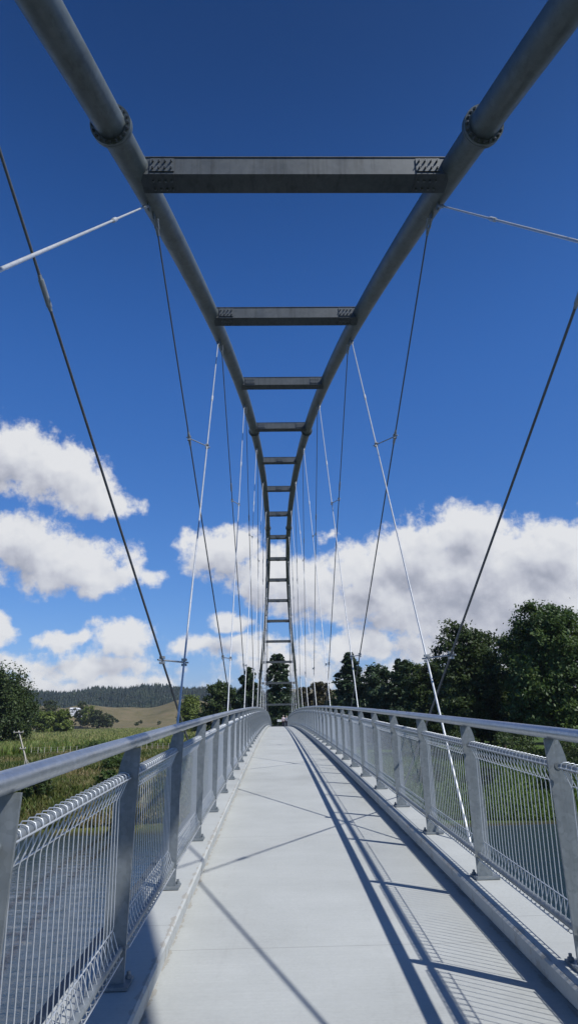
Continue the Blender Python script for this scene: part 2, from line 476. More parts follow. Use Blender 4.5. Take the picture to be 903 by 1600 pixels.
# ------------------------------------------------------------------ the land
rng = np.random.default_rng(7)
def sst(a, b, x):
    t = np.clip((x-a)/(b-a), 0, 1); return t*t*(3-2*t)
HILLS = [(-235,1080,48,120,22),(-150,1110,42,130,25),(-190,1200,60,90,14),(-115,1060,26,80,11),(-285,1010,30,80,13),(-70,1150,90,150,21),(-330,1060,70,120,18),(-430,1180,110,160,30),(-600,1150,140,180,42),(-800,1200,200,200,46),
         (-185,1960,130,230,66),(-350,1960,95,230,70),(-490,1940,90,220,66),(-640,1930,110,220,54),(-820,1950,160,240,52),(-1100,2000,250,300,52),
         (10,2200,170,260,72),(260,2400,260,300,78),(650,2400,350,300,70),(1100,2300,400,400,75),(-275,1560,110,130,34),(-262,900,45,60,15),(-205,800,60,50,5)]
def vnoise(x, y, s, seed):
    r = np.random.default_rng(seed); out = 0
    for k in range(6):
        a = r.uniform(0, 2*PI); f = (1/s)*r.uniform(.6,1.6); ph = r.uniform(0,2*PI)
        out = out + np.sin((x*np.cos(a)+y*np.sin(a))*f*2*PI+ph)
    return out/6
def gz(x, y):
    x = np.asarray(x, float); y = np.asarray(y, float)
    yb = 82 + 1.6*vnoise(x, y*0, 60, 3)
    t = y - yb
    right = sst(2, 20, x)
    left = -12.9 + 1.7*sst(-4,3,t) + 3.1*sst(0,10,t) + 1.1*sst(8,70,t)
    rgt = -12.9 + 2.2*sst(-4,5,t) + 2.6*sst(2,16,t) + 1.1*sst(14,40,t)
    far = left*(1-right) + rgt*right + .22*vnoise(x,y,14,5)*sst(3,20,t)
    near = -2.7 - 10.2*sst(-26,-12,y)
    z = np.where(y > 30, far, near)
    for hx, hy, sx, sy, a in HILLS:
        z = z + a*np.exp(-((x-hx)/sx)**2-((y-hy)/sy)**2)*(y > 400)
    z = z + 2.2*vnoise(x,y,90,9)*sst(600,900,y)
    path = sst(8,3.2,np.abs(x))*sst(122,139,y)*sst(230,170,y)
    z = z*(1-path) + (-2.62)*path
    return z
az = np.concatenate([np.arange(-50,50,.4), np.arange(50,310,5.0)])
rr = np.concatenate([np.array([2.,20,40,55,64]), 68*np.exp(np.linspace(0, math.log(2850/68), 190))])
A_, R_ = np.meshgrid(np.radians(az), rr)
X = R_*np.sin(A_); Y = R_*np.cos(A_); Zg = gz(X, Y)
nr, na = X.shape
V = np.stack([X.ravel(), Y.ravel(), Zg.ravel()], 1)
idx = np.arange(nr*na).reshape(nr, na)
i2 = np.roll(idx, -1, axis=1)
F = np.stack([idx[:-1].ravel(), i2[:-1].ravel(), i2[1:].ravel(), idx[1:].ravel()], 1)
def npmesh(name, V, F, mat, parent=None, tint=None, smooth=False, **kw):
    me = bpy.data.meshes.new(name)
    n, k = F.shape
    me.vertices.add(len(V)); me.vertices.foreach_set('co', np.ascontiguousarray(V, dtype=np.float32).ravel())
    me.loops.add(n*k); me.loops.foreach_set('vertex_index', np.ascontiguousarray(F, dtype=np.int32).ravel())
    me.polygons.add(n); me.polygons.foreach_set('loop_start', np.arange(0, n*k, k, dtype=np.int32))
    if smooth: me.polygons.foreach_set('use_smooth', np.ones(n, dtype=bool))
    if tint is not None:
        a = me.attributes.new('tint', 'FLOAT', 'FACE'); a.data.foreach_set('value', np.ascontiguousarray(tint, dtype=np.float32))
    me.materials.append(mat); me.update(calc_edges=True); me.validate()
    return link(name, me, parent, **kw)

def groundmat():
    m, nt, b = newmat('grassy_ground')
    geo = N(nt, 'ShaderNodeNewGeometry'); co = geo.outputs['Position']
    n1 = noise(nt, .05, 6, .65, co); n2 = noise(nt, .35, 6, .7, co); n3 = noise(nt, 2.5, 5, .7, co); n4 = noise(nt, .012, 5, .6, co)
    def mth(op, x, y=None):
        n = N(nt, 'ShaderNodeMath', operation=op)
        for i, q in enumerate((x, y)):
            if q is None: continue
            if isinstance(q, (int,float)): n.inputs[i].default_value = q
            else: L(nt, q, n.inputs[i])
        return n.outputs[0]
    sx = N(nt, 'ShaderNodeSeparateXYZ'); L(nt, co, sx.inputs[0])
    def mix(f, a, c):
        x = N(nt, 'ShaderNodeMix', data_type='RGBA')
        L(nt, f, x.inputs[0])
        for i, q in ((6,a),(7,c)):
            if isinstance(q, tuple): x.inputs[i].default_value = (*q,1)
            else: L(nt, q, x.inputs[i])
        return x.outputs[2]
    mixn = mth('ADD', mth('MULTIPLY', n2.outputs[0], .55), mth('MULTIPLY', n3.outputs[0], .45))
    rough = ramp(nt, mixn, [(.34,(.035,.045,.012)),(.48,(.07,.085,.022)),(.56,(.12,.11,.04)),(.66,(.17,.12,.06))])
    lawn = ramp(nt, mixn, [(.34,(.030,.055,.012)),(.5,(.060,.10,.020)),(.66,(.11,.14,.04))])
    past = ramp(nt, mth('ADD', mth('MULTIPLY', n1.outputs[0], .5), mth('MULTIPLY', mixn, .5)), [(.38,(.085,.085,.035)),(.48,(.135,.115,.058)),(.58,(.175,.145,.085))])
    soil = (.17,.115,.07)
    mr = N(nt, 'ShaderNodeMapRange', inp={1:-4.,2:10.}); L(nt, mth('ADD', sx.outputs[0], mth('MULTIPLY', n2.outputs[0], 3)), mr.inputs[0])
    c = mix(mr.outputs[0], rough.outputs[0], lawn.outputs[0])
    mp = N(nt, 'ShaderNodeMapRange', inp={1:560.,2:760.}); L(nt, mth('ADD', sx.outputs[1], mth('MULTIPLY', n1.outputs[0], 150)), mp.inputs[0])
    c = mix(mp.outputs[0], c, past.outputs[0])
    # bare worn patches on the left bank
    pt = mth('MULTIPLY', mth('GREATER_THAN', n1.outputs[0], .60), mth('GREATER_THAN', mixn, .50))
    c = mix(mth('MULTIPLY', pt, .55), c, soil)
    # wet mud at the water's edge
    mw = N(nt, 'ShaderNodeMapRange', inp={1:-11.55,2:-11.9}); L(nt, sx.outputs[2], mw.inputs[0])
    c = mix(mw.outputs[0], c, (.035,.035,.018))
    L(nt, c, b.inputs['Base Color']); b.inputs['Roughness'].default_value = .95
    b.inputs['Specular IOR Level'].default_value = .15
    bump(nt, b, mixn, .8, .35)
    return m
M['ground'] = groundmat()
npmesh('ground', V, F, M['ground'], smooth=True, kind='structure', label='grassy river banks, fields and dry pasture hills')

def watermat():
    m, nt, b = newmat('river_water')
    geo = N(nt, 'ShaderNodeNewGeometry')
    mp = N(nt, 'ShaderNodeMapping', inp={'Scale':(.55,1.0,1), 'Rotation':(0,0,.25)}); L(nt, geo.outputs['Position'], mp.inputs[0])
    n1 = noise(nt, 1.1, 5, .6, mp.outputs[0], .6); n2 = noise(nt, .16, 3, .5, mp.outputs[0])
    a = N(nt, 'ShaderNodeMix', inp={0:.35}); L(nt, n1.outputs[0], a.inputs[2]); L(nt, n2.outputs[0], a.inputs[3])
    b.inputs['Base Color'].default_value = (.020,.040,.062,1)
    b.inputs['Roughness'].default_value = .06; b.inputs['IOR'].default_value = 1.33
    bump(nt, b, a.outputs[0], .42, .28)
    return m
mb = MB(); mb.add([(-900,-40,-12),(900,-40,-12),(900,96,-12),(-900,96,-12)], [(0,1,2,3)])
mb.build('river_water', watermat(), kind='structure', label='rippled dark river water under the bridge')

# far path from the bridge end
mb = MB(); pv = []; pf = []
for i in range(16):
    y = 141.9 + i*3.0
    pv += [(-1.6, y, -2.60), (1.6, y, -2.60)]
    if i: k = 2*i; pf.append((k-2, k-1, k+1, k))
mb.add(pv, pf); mb.build('path', M['concrete'], kind='structure', label='pale path leading off the far end of the bridge')

# ------------------------------------------------------------------ foliage
def leaf_quads(P, out, size, rng, elong=1.5, upb=.35):
    n = len(P)
    nrm = rng.normal(size=(n,3))*.8 + out*.7; nrm[:,2] += upb
    nrm /= np.linalg.norm(nrm, axis=1, keepdims=True)+1e-9
    t = rng.normal(size=(n,3)); t -= nrm*np.sum(t*nrm, 1, keepdims=True); t /= np.linalg.norm(t, axis=1, keepdims=True)+1e-9
    bt = np.cross(nrm, t)
    s = (size*rng.uniform(.55,1.25,n))[:,None]
    a = P + t*s*elong*.5; c = P - t*s*elong*.5
    b_ = P + bt*s*.42 + t*s*.1; d = P - bt*s*.42 + t*s*.1
    V = np.stack([a,b_,c,d],1).reshape(-1,3)
    F = np.arange(4*n).reshape(n,4)
    return V, F
def scatter(C, crad, per, size, rng, flat=.8, centre=None, tintc=None, upb=.35):
    n = len(C)
    k = np.repeat(np.arange(n), per)
    off = rng.normal(size=(n*per,3))*np.repeat(crad, per)[:,None]*.5
    off[:,2] *= flat
    P = C[k] + off
    o = P - centre if centre is not None else off
    o = o/(np.linalg.norm(o, axis=1, keepdims=True)+1e-9)
    V, F = leaf_quads(P, o, size, rng, upb=upb)
    tc = tintc if tintc is not None else rng.uniform(0,1,n)
    tint = np.clip(tc[k]*.6 + rng.uniform(0,.4,n*per), 0, 1)
    return V, F, tint
def trunk_mb(h, r, rng, limbs, spread, bend=.0):
    mb = MB(); pts = []; x = y = 0
    for i in range(7):
        t = i/6; pts.append((x, y, h*t)); x += rng.normal()*bend*h*.05; y += rng.normal()*bend*h*.05
    mb.tube([(0,0,-.6)]+pts, [r*1.5]+[r*(1.15-.95*i/6) for i in range(7)], 9)
    for i in range(limbs):
        t = rng.uniform(.25,.85); j = int(t*6); p = Vector(pts[j]); a = rng.uniform(0,2*PI)
        L_ = spread*rng.uniform(.5,1)*(1.15-t*.5)
        e = p + Vector((math.cos(a)*L_, math.sin(a)*L_, L_*rng.uniform(.35,.9)))
        m_ = p.lerp(e,.5) + Vector((0,0,-.06*L_))
        mb.tube([p, m_, e], [r*.42*(1.2-t), r*.28*(1.2-t), r*.06], 6)
    return mb
def make_tree(name, label, x, y, style, h, w, mat, seed, group=None, cat='tree', leaf=.4, n_cl=260, per=42, trunk=.3, zoff=0, low=.12):
    rng = np.random.default_rng(seed)
    zb = float(gz(x, y)) + zoff
    root = empty(name, (x,y,zb), label=label, cat=cat, group=group)
    if style in ('broad','willow','bush'):
        nl = {'broad':26,'willow':22,'bush':12}[style]
        lob = []
        def envr(t): return w/2*math.sqrt(max(.05, 1-((t-.42)/.60)**2 if t > .42 else 1-.35*((.42-t)/.42)**2))
        for i in range(nl):
            t = low+.08 + (.86-low-.02)*((i+rng.uniform(0,1))/nl)
            rad = w*rng.uniform(.15,.24)*(1.08-.35*t)
            a = i*2.39996+rng.uniform(-.5,.5); d = max(0, envr(t)*rng.uniform(.88,1.08)-rad*.85)
            lob.append((math.cos(a)*d, math.sin(a)*d, h*t, rad, rad, rad*rng.uniform(.75,1.05)))
        for t in (.25,.45,.65,.84): lob.append((rng.normal()*w*.03, rng.normal()*w*.03, h*t, envr(t)*.72, envr(t)*.72, h*.14))
        nl = len(lob)
        lob = np.array(lob); area = lob[:,3]**2; pr = area/area.sum()
        li = rng.choice(nl, n_cl, p=pr)
        dr = rng.normal(size=(n_cl,3)); dr /= np.linalg.norm(dr,axis=1,keepdims=True)
        dr[:,2] = np.where(dr[:,2] < -.45, -dr[:,2], dr[:,2])
        rad = 1.03-.42*rng.uniform(0,1,n_cl)**2
        C = lob[li,:3] + dr*lob[li,3:]*rad[:,None]
        C[:,2] = np.clip(C[:,2], h*low, None)
        # a few stray clumps poking out of the outline
        out = C - np.array([0,0,h*.5]); ex = rng.uniform(0,1,n_cl) < .10
        C[ex] += out[ex]/np.linalg.norm(out[ex],axis=1,keepdims=True)*w*rng.uniform(.02,.07,ex.sum())[:,None]
        cr = w*rng.uniform(.05,.10,n_cl)
        tc = np.clip(.5+.28*rng.normal(size=nl),0,1)[li]*.5+rng.uniform(0,.5,n_cl)
        if style == 'willow':      # hanging curtains of leaves
            V, F, T = scatter(C, cr, per, leaf, rng, flat=2.2, centre=np.array([0,0,h*.45]), tintc=tc, upb=.5)
        else:
            V, F, T = scatter(C, cr, per, leaf, rng, flat=.75, centre=np.array([0,0,h*.45]), tintc=tc)
        tb = trunk_mb(h*.7, trunk, rng, 9, w*.42, .5)
    else:
        # conifers: whorls of drooping branches
        C = []; cr = []; tc = []
        pw = {'conifer':.68,'column':.32,'cypress':.55}[style]
        nb = n_cl
        side = rng.normal(size=3)*.12
        for i in range(nb):
            t = low + (1-low)*rng.uniform(0,1)**1.12
            tt = (t-low)/(1-low)
            env = w/2*max(.02,(1-tt))**pw*(min(1,.55+tt*3) if style != 'conifer' else 1)
            a = rng.uniform(0,2*PI)
            env *= 1+.22*math.sin(a*3+seed)+.28*math.sin(tt*23+seed*1.7+a)*(1 if style != 'column' else .5)
            f = math.sqrt(rng.uniform(.12,1))
            d = env*f
            C.append((math.cos(a)*d, math.sin(a)*d, h*t - d*(.18 if style == 'conifer' else -.25)))
            cr.append(w*rng.uniform(.05,.09)*(1.15-.75*tt)); tc.append(rng.uniform(0,1))
        C = np.array(C); V, F, T = scatter(C, np.array(cr), per, leaf, rng, flat=.5 if style == 'conifer' else 1.0, centre=np.array([0,0,h*.4]), tintc=np.array(tc))
        tb = trunk_mb(h*.97, trunk, rng, 6, w*.25, .1)
    npmesh('crown', V, F, mat, root, tint=T)
    tb.build('trunk', M['bark'], root)
    return root

# right bank, from the frame edge inwards
make_tree('broadleaf_tree', 'tallest rounded mid green tree at the right edge of the picture', 48.0, 118, 'broad', 25.6, 19.5, M['leaf_mid'], 11, leaf=.44, n_cl=820, per=72, trunk=.55, low=.05)
make_tree('broadleaf_tree', 'mid green leafy tree cut by the right frame edge behind the tallest tree', 65, 126, 'broad', 24, 17, M['leaf_mid'], 12, leaf=.55, n_cl=260, per=48, trunk=.5, low=.05)
make_tree('evergreen_tree', 'dark evergreen tree standing left of the tallest rounded tree', 35.6, 128, 'broad', 23.6, 13.5, M['leaf_dark'], 13, leaf=.42, n_cl=640, per=56, trunk=.45, low=.04)
make_tree('evergreen_tree', 'narrow dark evergreen with a rounded top behind the right hanger spacer', 44.0, 137, 'broad', 23.4, 12, M['leaf_dark'], 14, leaf=.5, n_cl=400, per=48, trunk=.4, low=.04)
make_tree('evergreen_tree', 'lower dark evergreen filling the gap right of the twin spire conifers', 33.8, 156, 'broad', 19.5, 13, M['leaf_dark'], 15, leaf=.52, n_cl=360, per=48, trunk=.4, low=.03)
make_tree('conifer', 'left spire of the twin spire conifers behind the right railing', 30.6, 172, 'conifer', 20.8, 11, M['leaf_conifer'], 16, leaf=.55, n_cl=420, per=46, trunk=.35, low=.05)
make_tree('conifer', 'right spire of the twin spire conifers behind the right railing', 32.4, 173, 'conifer', 20.6, 11, M['leaf_conifer'], 17, leaf=.55, n_cl=420, per=46, trunk=.35, low=.05)
make_tree('cypress_tree', 'broad ragged dark cypress between the twin spires and the tall pointed conifer', 26.0, 180, 'broad', 20.0, 13.5, M['leaf_conifer'], 18, leaf=.55, n_cl=420, per=48, trunk=.4, low=.04)
make_tree('conifer', 'tall pointed dark conifer right of the arch with ragged drooping branches', 20.2, 190, 'conifer', 24.4, 16, M['leaf_conifer'], 19, leaf=.6, n_cl=620, per=48, trunk=.45, low=.05)
make_tree('hedge_tree', 'low olive brown tree between the arch foot and the pointed conifer', 14.6, 224, 'broad', 18.2, 10, M['leaf_brown'], 20, leaf=.6, n_cl=240, per=44, trunk=.35, low=.03)
make_tree('hedge_tree', 'low olive brown tree close right of the far arch foot', 9.4, 226, 'broad', 17.0, 9.5, M['leaf_brown'], 21, leaf=.6, n_cl=240, per=44, trunk=.35, low=.03)
make_tree('hedge_tree', 'dull green low tree behind the far arch foot on the right', 6.0, 232, 'broad', 16.0, 9, M['leaf_olive'], 22, leaf=.6, n_cl=220, per=44, trunk=.35, low=.03)
for k, (x, y, h, w, lab) in enumerate([
    (22,215,15,16,'dark tree deep behind the pointed conifer on the right bank'),
    (31,205,15.5,16,'dark tree deep behind the broad ragged cypress'),
    (41,196,16.5,17,'dark tree deep behind the twin spire conifers'),
    (52,180,18,18,'dark tree deep behind the narrow rounded evergreen'),
    (66,172,19,20,'dark tree deep behind the tallest rounded tree')]):
    make_tree('background_tree', lab, x, y, 'broad', h, w, M['leaf_dark'], 100+k, group='dark trees deep in the wood on the right bank', leaf=.8, n_cl=240, per=40, trunk=.4, low=.0)
# beyond the far end of the bridge
make_tree('column_conifer', 'tall dark conifer with a rounded tip framed between the far arch tubes', .6, 192, 'column', 21.2, 8.8, M['leaf_conifer'], 23, leaf=.55, n_cl=520, per=46, trunk=.45, low=.0)
make_tree('understorey_tree', 'dark leafy tree filling the lower gap at the far bridge end', 1.5, 205, 'broad', 13, 13, M['leaf_dark'], 24, leaf=.55, n_cl=260, per=44, trunk=.3, low=.0)
make_tree('conifer', 'dark conifer left of the far arch foot rising above its neighbours', -8.4, 202, 'cypress', 21.4, 10.5, M['leaf_conifer'], 25, leaf=.58, n_cl=520, per=46, trunk=.35, low=.04)
make_tree('evergreen_tree', 'wide dark evergreen left of the far arch above the handrail', -18.6, 230, 'broad', 19.0, 14, M['leaf_dark'], 26, leaf=.6, n_cl=300, per=46, trunk=.4, low=.03)
make_tree('evergreen_tree', 'low dark evergreen between the wide evergreen and the conifer by the far arch', -12.5, 236, 'broad', 15.5, 10, M['leaf_dark'], 27, leaf=.6, n_cl=240, per=44, trunk=.35, low=.03)
make_tree('willow_tree', 'bright yellow green willow above the left handrail', -41.5, 335, 'willow', 17.5, 12.5, M['leaf_willow'], 28, leaf=.7, n_cl=240, per=44, trunk=.4, low=.05)
# left side
make_tree('broadleaf_tree', 'large dark green tree at the left picture edge with hanging lower branches', -82.5, 212, 'willow', 20.8, 18.0, M['leaf_dark'], 29, leaf=.55, n_cl=520, per=56, trunk=.5, low=.16)
make_tree('broadleaf_tree', 'dark green tree partly cut off by the left picture edge', -99.0, 222, 'willow', 24.5, 17, M['leaf_dark'], 30, leaf=.6, n_cl=300, per=50, trunk=.5, low=.14)
# hedge row of round trees below the pasture hills
for k, (x, y, h, w, mat, lab) in enumerate([
    (-141,430,13.5,16,'leaf_willow','left half of the yellow green willow clump, nearer the big left tree'),
    (-131,432,14.5,13,'leaf_willow','right half of the yellow green willow clump, nearer the white farmhouse'),
    (-222,640,24,22,'leaf_olive','olive tree directly right of the big left tree on the hill foot'),
    (-209,650,27,18,'leaf_olive','tallest olive tree left of the white farmhouse'),
    (-205,664,17,12,'leaf_olive','olive tree close against the left end of the white farmhouse'),
    (-211,760,27,17,'leaf_olive','olive tree above and right of the white farmhouse'),
    (-199,745,24,17,'leaf_willow','yellow green tree in the row right of the white farmhouse'),
    (-187,735,19,17,'leaf_olive','olive tree in the middle of the row descending right of the farmhouse'),
    (-176,730,15,16,'leaf_olive','lowest olive tree at the right end of the row by the dry hill')]):
    make_tree('round_tree', lab, x, y, 'broad', h, w, M[mat], 40+k, group='round trees at the foot of the dry hills', leaf=1.0, n_cl=150, per=36, trunk=.4, low=.03)
# bushes on the banks
for k, (x, y, h, w, mat, lab) in enumerate([
    (-30.5,90,2.6,4.2,'leaf_dark','dark reedy bush at the left water edge below the handrail'),
    (-22,92,2.1,3.2,'leaf_mid','green bush on the left water edge nearest the first mesh panel'),
    (-27,118,2.6,5.5,'leaf_mid','green bush half way up the left bank'),
    (-38,150,3.4,7,'leaf_mid','green bush on the top of the left bank below the pale fence'),
    (-18,128,3.0,5,'leaf_olive','olive bush on the left bank beside the bridge'),
    (20,96,2.2,4.5,'leaf_mid','green bush at the right water edge beside the bridge'),
    (27,95,1.8,4.5,'leaf_dark','dark bush at the right water edge under the tall trees'),
    (36,93,2.0,5.5,'leaf_mid','green bush furthest right on the river edge'),
    (30,118,5.0,8,'leaf_dark','dark bush below the dark evergreen on the lawn'),
    (45,108,4.0,9,'leaf_dark','dark bush in the shade below the tallest rounded tree'),
    (37,112,4.5,9,'leaf_dark','dark bush between the two tallest trees on the right bank'),
    (25,126,4.5,9,'leaf_dark','dark bush below the twin spire conifers'),
    (54,106,4.2,9,'leaf_mid','green bush at the lower right edge below the trees')]):
    make_tree('bush', lab, x, y, 'bush', h, w, M[mat], 60+k, cat='bush', group='bushes on the river banks', leaf=.22, n_cl=70, per=46, trunk=.06, low=.03)
for k in range(9):
    x = [-205,-180,-150,-132,-118,-100,-170,-225,-90][k]; y = [905,930,900,950,930,960,860,870,905][k]
    make_tree('scrub_bush', 'small dark scrub bush dotted on the dry pasture hill', x, y, 'bush', 4.5, 6.5, M['leaf_dark'], 80+k, cat='bush', group='scrub bushes on the dry hill', leaf=.8, n_cl=26, per=30, trunk=.1, low=.02)

# pine plantation on the far ridge: reads as one mass
def pines():
    rng = np.random.default_rng(5); Vs = []; Fs = []; Ts = []; o = 0; n = 0
    while n < 11000:
        x = rng.uniform(-1150, 420); y = rng.uniform(1380, 2150)
        if abs(math.degrees(math.atan2(x,y))) > 31: continue
        base = float(gz(x,y)); lim = 6+7*math.sin(x*.018+1.3)+5*math.sin(x*.05)
        if base < lim or y > 2060: continue
        n += 1
        h = rng.uniform(12,25); w = rng.uniform(8,13); tn = float(np.clip(.4+.7*vnoise(x,y,150,51)+rng.normal()*.2,0,1))
        a0 = rng.uniform(0,6.28)
        for t0, t1, ww in ((.05,.55,1),(.32,.8,.72),(.6,1.02,.45)):
            ang = a0 + np.arange(6)*PI/3
            rr_ = w*.5*ww*rng.uniform(.7,1.2,6)
            ring = np.stack([x+np.cos(ang)*rr_, y+np.sin(ang)*rr_, np.full(6, base+h*t0)+rng.uniform(-.8,.8,6)],1)
            Vs.append(np.vstack([ring, [[x+rng.normal()*.3, y, base+h*t1]]]))
            Fs.append(np.array([[o+i, o+(i+1)%6, o+6] for i in range(6)])); o += 7
            Ts.append(np.clip(tn*.7+rng.uniform(0,.3,6),0,1))
    npmesh('pine_forest', np.vstack(Vs), np.vstack(Fs), M['pine'], tint=np.concatenate(Ts), kind='stuff', label='dark pine forest covering the far ridge', cat='forest')
pines()

# crops and grasses
def blades(name, P, h, w, rng, mat, tbase, lean=.25, **kw):
    n = len(P); a = rng.uniform(0,2*PI,n); ca, sa = np.cos(a), np.sin(a)
    hh = h*rng.uniform(.6,1.25,n); ww = w*rng.uniform(.7,1.3,n)
    l = rng.normal(size=(n,2))*lean*hh[:,None]
    p = np.stack([P[:,0],P[:,1],P[:,2]],1)
    d = np.stack([ca*ww*.5, sa*ww*.5, np.zeros(n)],1)
    mid = p + np.stack([l[:,0]*.35,l[:,1]*.35,hh*.6],1)
    top = p + np.stack([l[:,0],l[:,1],hh],1)
    V = np.stack([p-d*.7,p+d*.7,mid+d,mid-d,top+d*.12,top-d*.12],1).reshape(-1,3)
    b = (np.arange(n)*6)[:,None]
    F = np.stack([b+np.array([0,1,2,3]), b+np.array([3,2,4,5])],1).reshape(-1,4)
    T = np.repeat(tbase,2).astype(float); T[1::2] += kw.pop('tip',0.15)
    return npmesh(name, V, F, mat, tint=np.clip(T,0,1), **kw)
r2 = np.random.default_rng(21)
def corn_edge(x): return np.where(x < -46, 194 + (x+46)*2.9, 196 + (x+46)*.12)
n = 80000
y = 140 + (600-140)*r2.uniform(0,1,n)**1.5
x = r2.uniform(-.42,.02,n)*y
k = (y > np.maximum(corn_edge(x), 150 + vnoise(x,y,30,8)*3)) & (x < -1)
x, y = x[k], y[k]
x = np.round(x/1.5)*1.5 + r2.normal(size=len(x))*.18
blades('cornfield', np.stack([x,y,gz(x,y)],1), 2.1, .55, r2, M['corn'], np.clip(.24+.14*sst(200,260,y)+.16*r2.normal(size=len(x))+.10*vnoise(x,y,60,2),0,1), lean=.18, tip=.34, kind='stuff', label='green corn crop with yellowish tassels on the flat beyond the left bank', cat='crop')
n = 62000
y = 83.5 + 170*r2.uniform(0,1,n)**1.7; x = r2.uniform(-.42,-.02,n)*y
k = (y < np.maximum(corn_edge(x),150)+3) & (x < -4)
x, y = x[k], y[k]
pat = .40+.62*vnoise(x,y,19,31)+.34*vnoise(x,y,6,32)
keep = r2.uniform(0,1,len(x)) < np.clip(.55+1.2*(.75-pat),.15,1)
x, y, pat = x[keep], y[keep], pat[keep]
blades('rough_grass', np.stack([x,y,gz(x,y)],1), .75, .14, r2, M['grass'], np.clip(pat+.18*r2.normal(size=len(x)),0,1), lean=.4, kind='stuff', label='rough green and straw coloured grass on the left river bank', cat='grass')
n = 46000
y = 83.5 + 60*r2.uniform(0,1,n)**1.6; x = r2.uniform(.03,.56,n)*y
k = x > 4; x, y = x[k], y[k]
blades('bank_grass', np.stack([x,y,gz(x,y)],1), .42, .12, r2, M['lawn'], np.clip(.4+.35*vnoise(x,y,12,33)+.2*r2.normal(size=len(x)),0,1), lean=.4, kind='stuff', label='green grass on the right river bank below the trees', cat='grass')

# ------------------------------------------------------------------ small things far off
fence = empty('post_fence', (0,0,0), label='row of pale timber fence posts in front of the corn crop', cat='fence')
fa, fb = Vector((-56,162,0)), Vector((-11,194,0))
for i in range(38):
    p = fa.lerp(fb, i/37); z = float(gz(p.x,p.y)); tilt = rng.normal()*.04
    mb = MB(); mb.tube([(p.x,p.y,z-.3),(p.x+tilt,p.y,z+1.75)], [.075,.065], 8)
    mb.build('fence_post', M['pale_wood'], fence)
for hgt in (.6,1.15,1.7):
    mb = MB(); mb.tube([(fa.lerp(fb,i/37).x, fa.lerp(fb,i/37).y-.1, float(gz(fa.lerp(fb,i/37).x,fa.lerp(fb,i/37).y))+hgt) for i in range(38)], .012, 5)
    mb.build('fence_wire', M['grey_wood'], fence)

px, py = -38.6, 112.0; pz = float(gz(px,py))
pole = empty('power_pole', (px,py,pz), label='leaning pale timber power pole with crossarms on the left bank', cat='power pole')
H_ = -1.15-pz
tip = Vector((-2.5,0,H_))
mb = MB(); mb.tube([(0,0,-.5), tip*.5, tip+Vector((0,0,.12))], [.15,.125,.10], 10); mb.build('pole', M['pale_wood'], pole)
for fr, wd in ((.985,1.55),(.62,.95)):
    c = tip*fr; mb = MB(); mb.box(c.x-wd/2, c.x+wd/2, -.19, -.08, c.z-.06, c.z+.06); ca = mb.build('crossarm', M['pale_wood'], pole)
    mb = MB()
    for s in (-.45,0,.45) if fr > .9 else (-.42,.42):
        mb.tube([(c.x+s*wd,-.135,c.z+.063),(c.x+s*wd,-.135,c.z+.10),(c.x+s*wd,-.135,c.z+.16),(c.x+s*wd,-.135,c.z+.22)], [.015,.05,.045,.02], 8)
    mb.build('insulator', M['white_paint'], ca)
for dx, dy in ((1.7,-1.4),(-.5,-2.2)):
    g0 = float(gz(px+dx,py+dy))-pz
    mb = MB(); mb.tube([(dx,dy,g0), tip*.42], .03, 6); mb.build('stay', M['pale_wood'], pole)

hx, hy = -250.0, 882.0; hz = float(gz(hx,hy))
house = empty('farmhouse', (hx,hy,hz), label='long low white farmhouse with pale roof among the olive trees', cat='house')
for ox, wd, ht in ((-4.5,7.5,3.4),(5.0,9.5,2.9)):
    zb = 14.0
    mb = MB(); mb.box(ox-wd/2, ox+wd/2, -3, 3, -2, zb*0+ht+12.6-2.2-hz*0-4.5); 
    wl = mb.build('wall', M['white_paint'], house)
    top = ht+12.6-2.2-4.5
    mb = MB(); mb.prism([(-3.6,top+.003),(3.6,top+.003),(0,top+1.5)], 'x', ox-wd/2-.4, ox+wd/2+.4); mb.build('roof', M['white_paint'], house)
    for s in (-.28,.05,.3):
        mb = MB(); mb.box(ox+s*wd-.5, ox+s*wd+.5, -3.03, -3.003, top-1.8, top-.7); mb.build('window', M['window'], wl)

# at the far end: a white two-board sign, a low timber barrier and two people
sg = empty('sign_board', (.45,147,-2.62), label='white sign of two horizontal boards on posts beyond the bridge end', cat='sign')
mb = MB(); mb.box(-.62,.62,-.02,.02,2.32,2.50); mb.build('board', M['white_paint'], sg)
mb = MB(); mb.box(-.62,.62,-.02,.02,2.10,2.27); mb.build('board', M['white_paint'], sg)
for s in (-.5,.5):
    mb = MB(); mb.box(s-.05,s+.05,.023,.12,-.3,2.55); mb.build('post', M['dark_paint'], sg)
br = empty('timber_barrier', (-.1,152,-2.62), label='low grey timber rail barrier across the path beyond the bridge', cat='barrier')
mb = MB(); mb.box(-1.6,1.6,-.06,.06,.50,.74); mb.build('rail', M['grey_wood'], br)
for s in (-1.2,0,1.2):
    mb = MB(); mb.box(s-.08,s+.08,.063,.2,-.3,.8); mb.build('post', M['grey_wood'], br)

